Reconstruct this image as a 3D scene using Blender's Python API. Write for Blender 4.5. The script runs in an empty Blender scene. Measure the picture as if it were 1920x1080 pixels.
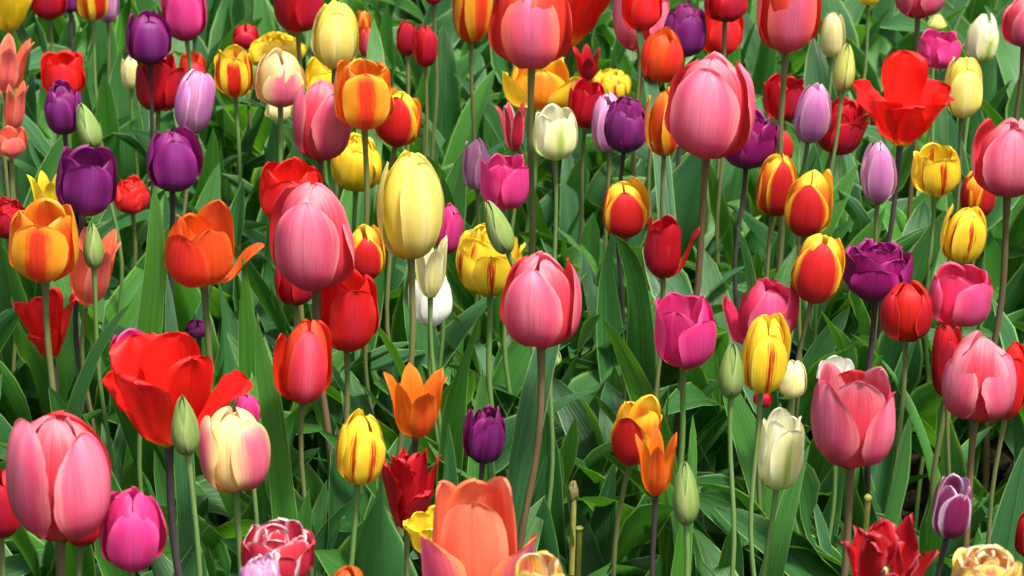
import bpy, math, random
import numpy as np
R_ = math.radians
SC = bpy.context.scene
COL = SC.collection
random.seed(7)
RNG = np.random.default_rng(11)

# ---------------------------------------------------------------- camera, light, exposure
CAM_H, PITCH, FPX = 1.60, R_(24.0), 5600.0
cd = bpy.data.cameras.new("camera")
cam = bpy.data.objects.new("camera", cd)
COL.objects.link(cam)
cam.location = (0, 0, CAM_H)
cam.rotation_euler = (R_(90) - PITCH, 0, 0)
cd.sensor_width = 36.0
cd.lens = 36.0 * FPX / 1920.0
cd.clip_start, cd.clip_end = 0.05, 1000.0
SC.camera = cam
cd.dof.use_dof = True
cd.dof.focus_distance = 2.75
cd.dof.aperture_fstop = 16

SUN_EL, SUN_AZ = R_(68), R_(140)          # azimuth clockwise from +Y: the sun stands behind the camera to the right
w = bpy.data.worlds.new("World")
SC.world = w
w.use_nodes = True
sky = w.node_tree.nodes.new("ShaderNodeTexSky")
sky.sky_type = 'NISHITA'
sky.sun_disc = False
sky.sun_elevation = SUN_EL
sky.sun_rotation = SUN_AZ
sky.air_density, sky.dust_density, sky.ozone_density = 0.8, 6.0, 1.0
bgn = w.node_tree.nodes["Background"]
bgn.inputs["Strength"].default_value = 0.125
w.node_tree.links.new(sky.outputs[0], bgn.inputs[0])
sl = bpy.data.lights.new("sun", 'SUN')
sl.energy, sl.angle, sl.color = 3.8, R_(8), (1.0, 0.965, 0.915)
so = bpy.data.objects.new("sun", sl)
COL.objects.link(so)
so.location = (2, -2, 6)
dirx, diry = math.sin(SUN_AZ) * math.cos(SUN_EL), math.cos(SUN_AZ) * math.cos(SUN_EL)
so.rotation_euler = (math.pi / 2 - SUN_EL, 0, math.atan2(dirx, -diry))
SC.view_settings.view_transform = 'Standard'
SC.view_settings.look = 'None'
SC.view_settings.exposure = 1.08
SC.view_settings.gamma = 1.0
SC.view_settings.use_curve_mapping = False
SC.render.engine = 'CYCLES'
SC.cycles.use_denoising = True
SC.cycles.max_bounces = 8
SC.cycles.diffuse_bounces = 4
SC.cycles.transmission_bounces = 5
SC.cycles.caustics_reflective = False
SC.cycles.caustics_refractive = False

CAM = np.array([0, 0, CAM_H])
FWD = np.array([0, math.cos(PITCH), -math.sin(PITCH)])
UP = np.array([0, math.sin(PITCH), math.cos(PITCH)])
RIGHT = np.array([1.0, 0, 0])

def point(px, py, depth):
    return CAM + depth * (FWD + RIGHT * (px - 960) / FPX + UP * (540 - py) / FPX)

def project(P):
    d = P - CAM
    z = d @ FWD
    return 960 + FPX * (d @ RIGHT) / z, 540 - FPX * (d @ UP) / z, z

def depth_at(px, py, h):
    v = FWD + RIGHT * (px - 960) / FPX + UP * (540 - py) / FPX
    return (h - CAM_H) / v[2]

# ---------------------------------------------------------------- node helpers
class NT:
    def __init__(self, name):
        self.m = bpy.data.materials.new(name)
        self.m.use_nodes = True
        self.t = self.m.node_tree
        self.t.nodes.clear()
    def n(self, typ, **kw):
        nd = self.t.nodes.new(typ)
        for k, v in kw.items():
            setattr(nd, k, v)
        return nd
    def set(self, sock, v):
        if hasattr(v, "is_output"):
            self.t.links.new(v, sock)
        else:
            sock.default_value = v
    def math(self, op, a, b=None, c=None, clamp=False):
        nd = self.n("ShaderNodeMath", operation=op, use_clamp=clamp)
        for i, v in enumerate((a, b, c)):
            if v is not None:
                self.set(nd.inputs[i], v)
        return nd.outputs[0]
    def smooth(self, v, a, b, to0=0.0, to1=1.0):
        nd = self.n("ShaderNodeMapRange", interpolation_type='SMOOTHSTEP')
        for i, x in enumerate((v, a, b, to0, to1)):
            self.set(nd.inputs[i], x)
        return nd.outputs[0]
    def mix(self, f, a, b):
        nd = self.n("ShaderNodeMix", data_type='RGBA')
        self.set(nd.inputs[0], f)
        for i, v in ((6, a), (7, b)):
            self.set(nd.inputs[i], v if hasattr(v, "is_output") else (*v, 1.0))
        return nd.outputs[2]
    def noise(self, vec, scale=1.0, detail=2.0, rough=0.5):
        nd = self.n("ShaderNodeTexNoise")
        nd.inputs["Scale"].default_value = scale
        nd.inputs["Detail"].default_value = detail
        nd.inputs["Roughness"].default_value = rough
        self.t.links.new(vec, nd.inputs["Vector"])
        return nd.outputs[0]
    def vec(self, x, y, z):
        nd = self.n("ShaderNodeCombineXYZ")
        for i, v in enumerate((x, y, z)):
            self.set(nd.inputs[i], v)
        return nd.outputs[0]
    def out(self, s):
        o = self.n("ShaderNodeOutputMaterial")
        self.t.links.new(s, o.inputs[0])
        return self.m

def sheet_shader(T, col, tcol, rough, spec, trans, bump_h, bump_s, coat=0.0):
    b = T.n("ShaderNodeBump")
    b.inputs["Strength"].default_value = bump_s
    b.inputs["Distance"].default_value = 0.001
    T.t.links.new(bump_h, b.inputs["Height"])
    p = T.n("ShaderNodeBsdfPrincipled")
    T.set(p.inputs["Base Color"], col)
    T.set(p.inputs["Roughness"], rough)
    p.inputs["Specular IOR Level"].default_value = spec
    T.t.links.new(b.outputs[0], p.inputs["Normal"])
    tr = T.n("ShaderNodeBsdfTranslucent")
    T.set(tr.inputs["Color"], tcol)
    T.t.links.new(b.outputs[0], tr.inputs["Normal"])
    mx = T.n("ShaderNodeMixShader")
    mx.inputs[0].default_value = trans
    T.t.links.new(p.outputs[0], mx.inputs[1])
    T.t.links.new(tr.outputs[0], mx.inputs[2])
    return T.out(mx.outputs[0])

def petal_material(name, body, edge=None, base=None, flame=None, inside=None,
                   e0=0.55, e1=1.0, f0=0.5, f1=0.15, ft=(0.0, 0.05, 0.75, 1.0), base_t=0.22, streak=0.35,
                   tip=0.8, trans=0.36, rough=0.48, spec=0.38, veins=0.5):
    """pigment runs along the petal (v) and across it (u): body, pale or coloured margin, coloured base (dark ones also hold painted shade), central flame, inside face"""
    T = NT(name)
    uv = T.n("ShaderNodeUVMap").outputs[0]
    sp = T.n("ShaderNodeSeparateXYZ")
    T.t.links.new(uv, sp.inputs[0])
    u, v = sp.outputs[0], sp.outputs[1]
    rnd = T.math('MULTIPLY', T.n("ShaderNodeObjectInfo").outputs["Random"], 37.0)
    s = T.math('ABSOLUTE', T.math('MULTIPLY_ADD', u, 2.0, -1.0))
    # streaks fan out a little towards the margin
    st = T.noise(T.vec(T.math('MULTIPLY', u, 26.0), T.math('MULTIPLY', v, 2.2), rnd), 1.0, 3.0, 0.6)
    stc = T.math('SUBTRACT', st, 0.5)
    fine = T.noise(T.vec(T.math('MULTIPLY', u, 85.0), T.math('MULTIPLY', v, 3.0), rnd), 1.0, 2.0, 0.6)
    blot = T.noise(T.vec(T.math('MULTIPLY', u, 3.0), T.math('MULTIPLY', v, 3.0), rnd), 1.0, 2.0, 0.5)
    col = body
    if edge is not None:
        m = T.math('MAXIMUM', s, T.math('MULTIPLY', T.math('POWER', v, 3.0), tip))
        m = T.math('ADD', m, T.math('MULTIPLY', stc, streak))
        col = T.mix(T.smooth(m, e0, e1), col, edge)
    if flame is not None:
        m = T.math('ADD', s, T.math('MULTIPLY', stc, streak * 1.3))
        m = T.math('ADD', m, T.math('MULTIPLY', T.math('SUBTRACT', blot, 0.5), 0.25))
        f = T.smooth(m, f0, f1)
        f = T.math('MULTIPLY', f, T.smooth(v, ft[0], ft[1]))
        f = T.math('MULTIPLY', f, T.smooth(T.math('ADD', v, T.math('MULTIPLY', stc, 0.3)), ft[3], ft[2]))
        col = T.mix(f, col, flame)
    if base is not None:
        vb = T.math('ADD', v, T.math('MULTIPLY', stc, 0.15))
        col = T.mix(T.smooth(vb, base_t, 0.02), col, base)  # dark bases mix own base colour with painted shade of the bloom's underside
    if inside is not None:
        bf = T.n("ShaderNodeNewGeometry").outputs["Backfacing"]
        col = T.mix(bf, col, inside)
    # pigment mottling along the veins
    k = T.math('ADD', T.math('MULTIPLY_ADD', fine, veins, 1.0 - veins * 0.5),
               T.math('MULTIPLY_ADD', blot, 0.5, -0.25))
    k = T.math('MULTIPLY', k, T.smooth(T.math('ADD', s, T.math('MULTIPLY', stc, 0.05)), 0.0, 0.05, 0.84, 1.0))
    k = T.math('MULTIPLY', k, T.math('MULTIPLY_ADD', T.math('FRACT', rnd), 0.26, 0.87))
    vm = T.n("ShaderNodeVectorMath", operation='SCALE')
    T.set(vm.inputs[0], col if hasattr(col, "is_output") else col)
    T.set(vm.inputs["Scale"], k)
    c = vm.outputs[0]
    h = T.math('ADD', T.math('MULTIPLY', fine, 0.5), T.math('MULTIPLY', st, 1.0))
    return sheet_shader(T, c, c, rough, spec, trans, h, 0.6)

def leaf_material():
    T = NT("tulip_leaf_green")
    uv = T.n("ShaderNodeUVMap").outputs[0]
    sp = T.n("ShaderNodeSeparateXYZ")
    T.t.links.new(uv, sp.inputs[0])
    u, v = sp.outputs[0], sp.outputs[1]
    geo = T.n("ShaderNodeNewGeometry")
    rnd = T.math('FRACT', T.math('ADD', T.n("ShaderNodeObjectInfo").outputs["Random"], geo.outputs["Random Per Island"]))
    r37 = T.math('MULTIPLY', rnd, 37.0)
    s = T.math('ABSOLUTE', T.math('MULTIPLY_ADD', u, 2.0, -1.0))
    fine = T.noise(T.vec(T.math('MULTIPLY', u, 60.0), T.math('MULTIPLY', v, 1.5), r37), 1.0, 2.0, 0.6)
    blot = T.noise(T.vec(T.math('MULTIPLY', u, 3.0), T.math('MULTIPLY', v, 6.0), r37), 1.0, 3.0, 0.55)
    col = T.mix(rnd, (0.012, 0.068, 0.012), (0.048, 0.180, 0.015))
    col = T.mix(T.smooth(T.math('FRACT', T.math('MULTIPLY', rnd, 7.31)), 0.45, 1.0), col, (0.030, 0.110, 0.038))
    col = T.mix(T.smooth(blot, 0.45, 0.85, 0.0, 0.45), col, (0.060, 0.145, 0.062))      # waxy bloom
    col = T.mix(T.smooth(s, 0.90, 0.98, 0.0, 0.75), col, (0.20, 0.34, 0.10))              # pale margin
    band = T.noise(T.vec(T.math('MULTIPLY', u, 16.0), T.math('MULTIPLY', v, 0.8), r37), 1.0, 2.0, 0.6)
    k = T.math('ADD', T.math('MULTIPLY_ADD', fine, 0.9, 0.2), T.math('MULTIPLY', band, 0.75))
    k = T.math('MULTIPLY', k, T.smooth(s, 0.0, 0.07, 0.72, 1.0))
    vm = T.n("ShaderNodeVectorMath", operation='SCALE')
    T.set(vm.inputs[0], col)
    T.set(vm.inputs["Scale"], k)
    tm = T.n("ShaderNodeVectorMath", operation='MULTIPLY')
    T.set(tm.inputs[0], vm.outputs[0])
    tm.inputs[1].default_value = (3.0, 2.6, 0.8)
    rough = T.smooth(blot, 0.2, 0.9, 0.36, 0.55)
    return sheet_shader(T, vm.outputs[0], tm.outputs[0], rough, 0.5, 0.30, T.math('ADD', fine, T.math('MULTIPLY', band, 1.5)), 0.8)

def plain_material(name, c1, c2, scale, rough=0.5, spec=0.4, bump=0.3, stretch=(1, 1, 1), dist=0.002):
    T = NT(name)
    tc = T.n("ShaderNodeTexCoord").outputs["Object"]
    mp = T.n("ShaderNodeMapping")
    T.t.links.new(tc, mp.inputs[0])
    mp.inputs["Scale"].default_value = stretch
    nz = T.noise(mp.outputs[0], scale, 4.0, 0.6)
    col = T.mix(T.smooth(nz, 0.3, 0.7), c1, c2)
    b = T.n("ShaderNodeBump")
    b.inputs["Strength"].default_value = bump
    b.inputs["Distance"].default_value = dist
    T.t.links.new(nz, b.inputs["Height"])
    p = T.n("ShaderNodeBsdfPrincipled")
    T.set(p.inputs["Base Color"], col)
    p.inputs["Roughness"].default_value = rough
    p.inputs["Specular IOR Level"].default_value = spec
    T.t.links.new(b.outputs[0], p.inputs["Normal"])
    return T.out(p.outputs[0])

LEAF = leaf_material()
STEM = {
    'g': plain_material("stem_green", (0.10, 0.19, 0.045), (0.16, 0.26, 0.08), 60, 0.42, 0.4, 0.1, (1, 1, 0.1)),
    'o': plain_material("stem_olive", (0.10, 0.12, 0.04), (0.16, 0.17, 0.06), 60, 0.42, 0.4, 0.1, (1, 1, 0.1)),
    'b': plain_material("stem_bronze", (0.095, 0.064, 0.03), (0.15, 0.105, 0.052), 60, 0.42, 0.4, 0.1, (1, 1, 0.1)),
    'p': plain_material("stem_purple", (0.035, 0.022, 0.03), (0.07, 0.05, 0.05), 60, 0.42, 0.4, 0.1, (1, 1, 0.1)),
}
SOIL = plain_material("dark_soil", (0.012, 0.009, 0.007), (0.045, 0.032, 0.022), 45, 0.9, 0.2, 0.9, (1, 1, 1), 0.02)
PISTIL = plain_material("pistil_green", (0.30, 0.34, 0.10), (0.42, 0.44, 0.16), 80)
ANTHER = plain_material("anther_dark", (0.02, 0.015, 0.02), (0.05, 0.03, 0.04), 200)

PM = petal_material
# variety: (outer petal material, inner petal material, stem tone, group)
V = {}
def variety(code, outer, inner, stem, group):
    V[code] = (outer, inner, stem, group)
V_PI_IN = PM("pink_red_inner_petal", (0.68, 0.055, 0.09), edge=(0.80, 0.27, 0.31), base=(0.52, 0.02, 0.05), e0=0.2, e1=0.95, streak=0.6)
variety('PI', PM("pink_petal", (0.68, 0.085, 0.17), edge=(0.80, 0.27, 0.27), base=(0.54, 0.025, 0.09), flame=(0.74, 0.19, 0.275),
        inside=(0.68, 0.04, 0.05), e0=0.62, e1=1.08, f0=0.75, f1=0.1, ft=(0.1, 0.55, 0.95, 1.2), base_t=0.62, streak=0.5), V_PI_IN, 'b', 'pink tulips in the bed')
variety('PR', PM("coral_pink_petal", (0.74, 0.10, 0.15), edge=(0.82, 0.17, 0.11), base=(0.60, 0.02, 0.05), flame=(0.64, 0.12, 0.22),
        inside=(0.75, 0.05, 0.03), e0=0.5, e1=0.95, f0=0.5, f1=0.1, base_t=0.45),
        PM("orange_red_inner_petal", (0.80, 0.05, 0.025), edge=(0.80, 0.15, 0.11), base=(0.55, 0.02, 0.03), e0=0.5, streak=0.5), 'o', 'pink tulips in the bed')
variety('RE', PM("red_petal", (0.70, 0.015, 0.015), edge=(0.74, 0.03, 0.02), base=(0.45, 0.02, 0.01), flame=(0.62, 0.02, 0.035), inside=(0.72, 0.012, 0.008), f0=0.5, f1=0.1, base_t=0.12),
        PM("red_inner_petal", (0.74, 0.014, 0.008), base=(0.55, 0.04, 0.01), base_t=0.15), 'o', 'red tulips in the bed')
variety('RO', PM("open_red_petal", (0.72, 0.014, 0.01), edge=(0.74, 0.03, 0.02), base=(0.82, 0.50, 0.02), flame=(0.50, 0.008, 0.012), f0=0.45, f1=-0.2, inside=(0.76, 0.01, 0.006), base_t=0.26, streak=0.9, trans=0.4),
        PM("open_red_inner_petal", (0.76, 0.012, 0.006), base=(0.82, 0.50, 0.02), base_t=0.26, trans=0.4), 'p', 'red tulips in the bed')
variety('RP', PM("rose_red_petal", (0.66, 0.04, 0.07), edge=(0.72, 0.05, 0.03), base=(0.45, 0.015, 0.03), flame=(0.70, 0.10, 0.15), inside=(0.74, 0.03, 0.01), e0=0.65, f0=0.5, f1=0.0, base_t=0.4),
        PM("rose_red_inner_petal", (0.76, 0.06, 0.015)), 'o', 'red tulips in the bed')
variety('CR', PM("crimson_petal", (0.44, 0.006, 0.022), edge=(0.54, 0.012, 0.02), base=(0.22, 0.004, 0.015), flame=(0.42, 0.01, 0.04), inside=(0.50, 0.008, 0.012), f0=0.5, f1=0.0, base_t=0.4),
        PM("crimson_inner_petal", (0.48, 0.006, 0.014)), 'o', 'dark red tulips in the bed')
variety('CE', PM("dark_red_orange_edged_petal", (0.42, 0.006, 0.012), edge=(0.68, 0.12, 0.02), base=(0.26, 0.005, 0.01), inside=(0.58, 0.012, 0.008), e0=0.93, e1=1.02, streak=0.05, base_t=0.4),
        PM("dark_red_inner_petal", (0.58, 0.015, 0.008), edge=(0.68, 0.12, 0.02), e0=0.93, e1=1.02, streak=0.05), 'o', 'dark red tulips in the bed')
variety('MG', PM("magenta_petal", (0.66, 0.035, 0.20), edge=(0.74, 0.08, 0.28), base=(0.45, 0.012, 0.09), flame=(0.64, 0.05, 0.24), inside=(0.62, 0.02, 0.13), f0=0.5, f1=0.0, base_t=0.4),
        PM("magenta_inner_petal", (0.66, 0.03, 0.17), edge=(0.74, 0.10, 0.30)), 'g', 'magenta tulips in the bed')
variety('MP', PM("hot_pink_petal", (0.72, 0.07, 0.19), edge=(0.78, 0.14, 0.26), base=(0.55, 0.02, 0.09), flame=(0.68, 0.09, 0.27), inside=(0.70, 0.03, 0.10), f0=0.5, f1=0.0, base_t=0.35),
        PM("hot_pink_inner_petal", (0.70, 0.03, 0.10), edge=(0.76, 0.10, 0.2)), 'o', 'magenta tulips in the bed')
variety('LI', PM("lilac_petal", (0.58, 0.22, 0.44), edge=(0.80, 0.60, 0.70), base=(0.50, 0.14, 0.34), flame=(0.52, 0.17, 0.42), inside=(0.70, 0.40, 0.52), e0=0.7, e1=1.15, f0=0.6, f1=0.0),
        PM("lilac_inner_petal", (0.64, 0.28, 0.48), edge=(0.80, 0.60, 0.70)), 'o', 'lilac tulips in the bed')
variety('PU', PM("purple_petal", (0.17, 0.012, 0.13), edge=(0.25, 0.025, 0.18), base=(0.055, 0.005, 0.045), flame=(0.23, 0.03, 0.20), inside=(0.25, 0.012, 0.12), f0=0.6, f1=0.0, base_t=0.4, rough=0.38),
        PM("purple_inner_petal", (0.20, 0.012, 0.13), edge=(0.30, 0.03, 0.18)), 'p', 'purple tulips in the bed')
variety('PD', PM("plum_petal", (0.24, 0.008, 0.11), edge=(0.34, 0.02, 0.18), base=(0.10, 0.004, 0.05), inside=(0.28, 0.01, 0.12), base_t=0.35, rough=0.33),
        PM("plum_inner_petal", (0.28, 0.01, 0.12), edge=(0.38, 0.04, 0.22), rough=0.33), 'p', 'double plum tulips in the bed')
variety('YE', PM("yellow_petal", (0.82, 0.69, 0.15), edge=(0.86, 0.75, 0.22), base=(0.74, 0.56, 0.09), flame=(0.85, 0.75, 0.27), f0=0.5, f1=0.0, base_t=0.35, trans=0.35, veins=0.12),
        PM("yellow_inner_petal", (0.83, 0.70, 0.10), base=(0.74, 0.54, 0.06), trans=0.35, veins=0.12), 'o', 'yellow tulips in the bed')
variety('YB', PM("bright_yellow_petal", (0.84, 0.60, 0.02), edge=(0.86, 0.66, 0.05), base=(0.70, 0.42, 0.02), trans=0.35, veins=0.12),
        PM("bright_yellow_inner_petal", (0.84, 0.62, 0.03), trans=0.35, veins=0.12), 'g', 'yellow tulips in the bed')
variety('YR', PM("yellow_red_striped_petal", (0.84, 0.60, 0.03), edge=(0.86, 0.66, 0.06), base=(0.74, 0.42, 0.02), flame=(0.52, 0.03, 0.01), f0=0.22, f1=0.04, ft=(0.1, 0.3, 0.72, 0.95), streak=0.75, veins=0.12),
        PM("yellow_red_inner_petal", (0.84, 0.60, 0.03), flame=(0.55, 0.05, 0.01), f0=0.12, f1=0.0, streak=0.6, veins=0.12), 'g', 'red striped yellow tulips')
variety('YF', PM("yellow_red_flamed_petal", (0.84, 0.58, 0.03), edge=(0.86, 0.64, 0.05), flame=(0.56, 0.02, 0.012), f0=0.55, f1=0.4, ft=(0.0, 0.05, 0.72, 0.9), streak=0.5, veins=0.12),
        PM("yellow_flamed_inner_petal", (0.84, 0.58, 0.03), flame=(0.62, 0.06, 0.01), f0=0.3, f1=0.1, veins=0.12), 'g', 'red striped yellow tulips')
variety('YO', PM('yellow_outer_petal', (0.84, 0.60, 0.03), edge=(0.86, 0.64, 0.05), veins=0.2), PM('orange_flamed_inner_petal', (0.78, 0.24, 0.015), edge=(0.85, 0.58, 0.03), e0=0.4, e1=0.8), 'g', 'yellow tulips in the bed')
variety('RY', PM("red_yellow_edged_petal", (0.50, 0.014, 0.014), edge=(0.86, 0.52, 0.02), base=(0.32, 0.006, 0.016), inside=(0.84, 0.42, 0.02), e0=0.66, e1=0.95, streak=0.35, tip=0.5, base_t=0.6),
        PM("yellow_edged_inner_petal", (0.74, 0.14, 0.015), edge=(0.86, 0.56, 0.03), base=(0.42, 0.01, 0.012), base_t=0.75, e0=0.3, e1=0.8, streak=0.3, tip=1.3), 'o', 'red tulips with yellow edges')
variety('OR', PM("orange_flamed_petal", (0.84, 0.36, 0.02), edge=(0.86, 0.46, 0.04), base=(0.70, 0.22, 0.02), flame=(0.72, 0.05, 0.015), inside=(0.82, 0.20, 0.012), f0=0.55, f1=0.2, ft=(0.0, 0.06, 0.8, 1.05), streak=0.35),
        PM("orange_inner_petal", (0.82, 0.26, 0.015), edge=(0.84, 0.36, 0.03), flame=(0.74, 0.09, 0.012), f0=0.6, f1=0.2), 'o', 'orange tulips in the bed')
variety('OS', PM("scarlet_orange_petal", (0.70, 0.042, 0.014), edge=(0.78, 0.11, 0.02), base=(0.74, 0.30, 0.03), flame=(0.66, 0.03, 0.02), inside=(0.78, 0.12, 0.012), e0=0.8, e1=1.1, f0=0.5, f1=0.1, base_t=0.15),
        PM("scarlet_orange_inner_petal", (0.76, 0.085, 0.014), edge=(0.80, 0.16, 0.02)), 'o', 'orange tulips in the bed')
variety('LO', PM("orange_lily_petal", (0.80, 0.135, 0.012), edge=(0.83, 0.20, 0.02), base=(0.74, 0.08, 0.02), flame=(0.74, 0.10, 0.02), inside=(0.82, 0.17, 0.01), f0=0.4, f1=0.0, base_t=0.4),
        PM("orange_lily_inner_petal", (0.83, 0.19, 0.012)), 'p', 'orange tulips in the bed')
variety('SA', PM("salmon_petal", (0.80, 0.17, 0.12), edge=(0.84, 0.30, 0.20), base=(0.72, 0.07, 0.05), flame=(0.70, 0.12, 0.14), inside=(0.84, 0.16, 0.07), f0=0.4, f1=0.0, base_t=0.3),
        PM("salmon_inner_petal", (0.82, 0.14, 0.07), edge=(0.84, 0.26, 0.15)), 'o', 'salmon tulips in the bed')
variety('CO', PM("coral_petal", (0.76, 0.15, 0.20), edge=(0.84, 0.34, 0.12), base=(0.80, 0.28, 0.10), flame=(0.66, 0.10, 0.24), inside=(0.84, 0.20, 0.08), e0=0.55, e1=0.95, f0=0.5, f1=0.1),
        PM("coral_inner_petal", (0.84, 0.16, 0.08), edge=(0.86, 0.28, 0.14), base=(0.74, 0.05, 0.03), base_t=0.4), 'o', 'salmon tulips in the bed')
variety('CP', PM("cream_pink_petal", (0.70, 0.13, 0.22), edge=(0.84, 0.62, 0.28), base=(0.56, 0.04, 0.10), inside=(0.82, 0.50, 0.22), e0=0.25, e1=1.05, streak=0.4, tip=0.95, base_t=0.4),
        PM("cream_inner_petal", (0.84, 0.62, 0.26), edge=(0.85, 0.66, 0.34), base=(0.60, 0.06, 0.02), base_t=0.35), 'g', 'cream and pink tulips')
variety('CW', PM("cream_petal", (0.82, 0.75, 0.33), edge=(0.84, 0.79, 0.46), base=(0.66, 0.62, 0.15), trans=0.35, veins=0.1),
        PM("cream_white_inner_petal", (0.84, 0.77, 0.40), trans=0.35, veins=0.1), 'g', 'cream and white tulips')
variety('WH', PM("white_petal", (0.82, 0.82, 0.74), edge=(0.84, 0.84, 0.78), base=(0.66, 0.70, 0.42), trans=0.3, veins=0.1),
        PM("white_inner_petal", (0.83, 0.82, 0.72), trans=0.3, veins=0.1), 'g', 'cream and white tulips')
variety('GW', PM("green_white_petal", (0.82, 0.80, 0.38), edge=(0.85, 0.84, 0.58), base=(0.42, 0.52, 0.10), flame=(0.38, 0.52, 0.10), f0=0.35, f1=0.05, ft=(0.0, 0.02, 0.5, 1.0), base_t=0.5, trans=0.3, veins=0.1),
        PM("green_white_inner_petal", (0.83, 0.82, 0.55), base=(0.5, 0.58, 0.14), base_t=0.4, veins=0.1), 'g', 'cream and white tulips')
variety('RW', PM("red_white_edged_petal", (0.52, 0.02, 0.05), edge=(0.82, 0.66, 0.68), base=(0.45, 0.02, 0.04), inside=(0.60, 0.05, 0.08), e0=0.78, e1=1.05, streak=0.5, tip=0.9),
        PM("red_white_inner_petal", (0.58, 0.04, 0.07), edge=(0.82, 0.68, 0.70), e0=0.6, e1=1.0), 'g', 'red and white tulips')
variety('PW', PM("purple_white_edged_petal", (0.22, 0.016, 0.09), edge=(0.80, 0.62, 0.72), base=(0.14, 0.008, 0.06), inside=(0.55, 0.25, 0.38), e0=0.6, e1=0.98, streak=0.45, tip=0.85),
        PM("purple_white_inner_petal", (0.30, 0.04, 0.14), edge=(0.80, 0.66, 0.74), e0=0.5, e1=1.0), 'p', 'red and white tulips')
variety('YP', PM("yellow_pink_double_petal", (0.82, 0.58, 0.06), edge=(0.84, 0.66, 0.22), base=(0.70, 0.45, 0.05), flame=(0.66, 0.16, 0.12), f0=0.3, f1=0.0, ft=(0.1, 0.4, 0.9, 1.1), streak=0.8, veins=0.12),
        PM("yellow_pink_double_inner_petal", (0.82, 0.58, 0.10), edge=(0.84, 0.70, 0.5), flame=(0.70, 0.15, 0.1), f0=0.5, f1=0.1, streak=0.8), 'g', 'yellow tulips in the bed')
variety('BU', PM("bud_green_petal", (0.24, 0.34, 0.09), edge=(0.36, 0.46, 0.16), base=(0.15, 0.26, 0.05), flame=(0.19, 0.30, 0.07), e0=0.5, e1=1.1, f0=0.5, f1=0.0, trans=0.2, veins=0.15),
        PM("bud_green_inner_petal", (0.22, 0.32, 0.08), trans=0.2), 'g', 'green tulip buds')
variety('BY', PM("bud_yellowish_petal", (0.42, 0.45, 0.10), edge=(0.50, 0.52, 0.15), base=(0.30, 0.38, 0.07), trans=0.2, veins=0.15),
        PM("bud_yellowish_inner_petal", (0.40, 0.44, 0.09), trans=0.2), 'g', 'green tulip buds')
variety('PA', PM("parrot_red_petal", (0.40, 0.010, 0.025), edge=(0.50, 0.05, 0.09), base=(0.35, 0.02, 0.02), flame=(0.34, 0.02, 0.06), inside=(0.55, 0.012, 0.014), f0=0.6, f1=0.1, rough=0.33),
        PM("parrot_red_inner_petal", (0.44, 0.010, 0.014), edge=(0.52, 0.10, 0.13), e0=0.8, streak=0.6, rough=0.33), 'o', 'red tulips in the bed')

# ---------------------------------------------------------------- mesh helpers
def mesh_obj(name, verts, faces, mats, parent=None, uvs=None, fmat=None):
    """one mesh object; faces is an (n, 4) array or a list, uvs is per vertex"""
    me = bpy.data.meshes.new(name)
    verts = np.asarray(verts, dtype=np.float32).reshape(-1, 3)
    faces = np.asarray(faces, dtype=np.int32)
    nf, k = faces.shape
    me.vertices.add(len(verts))
    me.vertices.foreach_set("co", verts.ravel())
    me.loops.add(nf * k)
    me.loops.foreach_set("vertex_index", faces.ravel())
    me.polygons.add(nf)
    me.polygons.foreach_set("loop_start", np.arange(0, nf * k, k, dtype=np.int32))
    me.polygons.foreach_set("loop_total", np.full(nf, k, dtype=np.int32))
    if fmat is not None:
        me.polygons.foreach_set("material_index", np.asarray(fmat, dtype=np.int32))
    me.polygons.foreach_set("use_smooth", np.ones(nf, dtype=bool))
    if uvs is not None:
        lay = me.uv_layers.new(name="UVMap")
        lay.data.foreach_set("uv", np.asarray(uvs, dtype=np.float32)[faces.ravel()].ravel())
    me.update()
    me.validate()
    for m in mats:
        me.materials.append(m)
    o = bpy.data.objects.new(name, me)
    COL.objects.link(o)
    if parent is not None:
        o.parent = parent
    return o

def grid_faces(nt, ns, off=0):
    i = np.arange(nt - 1)[:, None] * ns + np.arange(ns - 1)[None, :]
    i = i.ravel() + off
    return np.stack([i, i + 1, i + ns + 1, i + ns], 1)

def tag(o, label, cat, group=None, kind=None):
    if label:
        o["label"] = label
    if cat:
        o["category"] = cat
    if group:
        o["group"] = group
    if kind:
        o["kind"] = kind

def tube(path, radii, n=9):
    path = np.asarray(path, float)
    tan = np.gradient(path, axis=0)
    tan /= np.linalg.norm(tan, axis=1)[:, None]
    a = np.cross(tan, np.array([0, 1.0, 0.02]))
    a /= np.linalg.norm(a, axis=1)[:, None]
    b = np.cross(tan, a)
    th = np.linspace(0, 2 * np.pi, n + 1)[:-1]
    V_ = path[:, None, :] + radii[:, None, None] * (a[:, None, :] * np.cos(th)[None, :, None] + b[:, None, :] * np.sin(th)[None, :, None])
    m = len(path)
    i = np.arange(m - 1)[:, None] * n
    j = np.arange(n)[None, :]
    q = np.stack([i + j, i + (j + 1) % n, i + n + (j + 1) % n, i + n + j], -1).reshape(-1, 4)
    return V_.reshape(-1, 3), q

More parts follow.
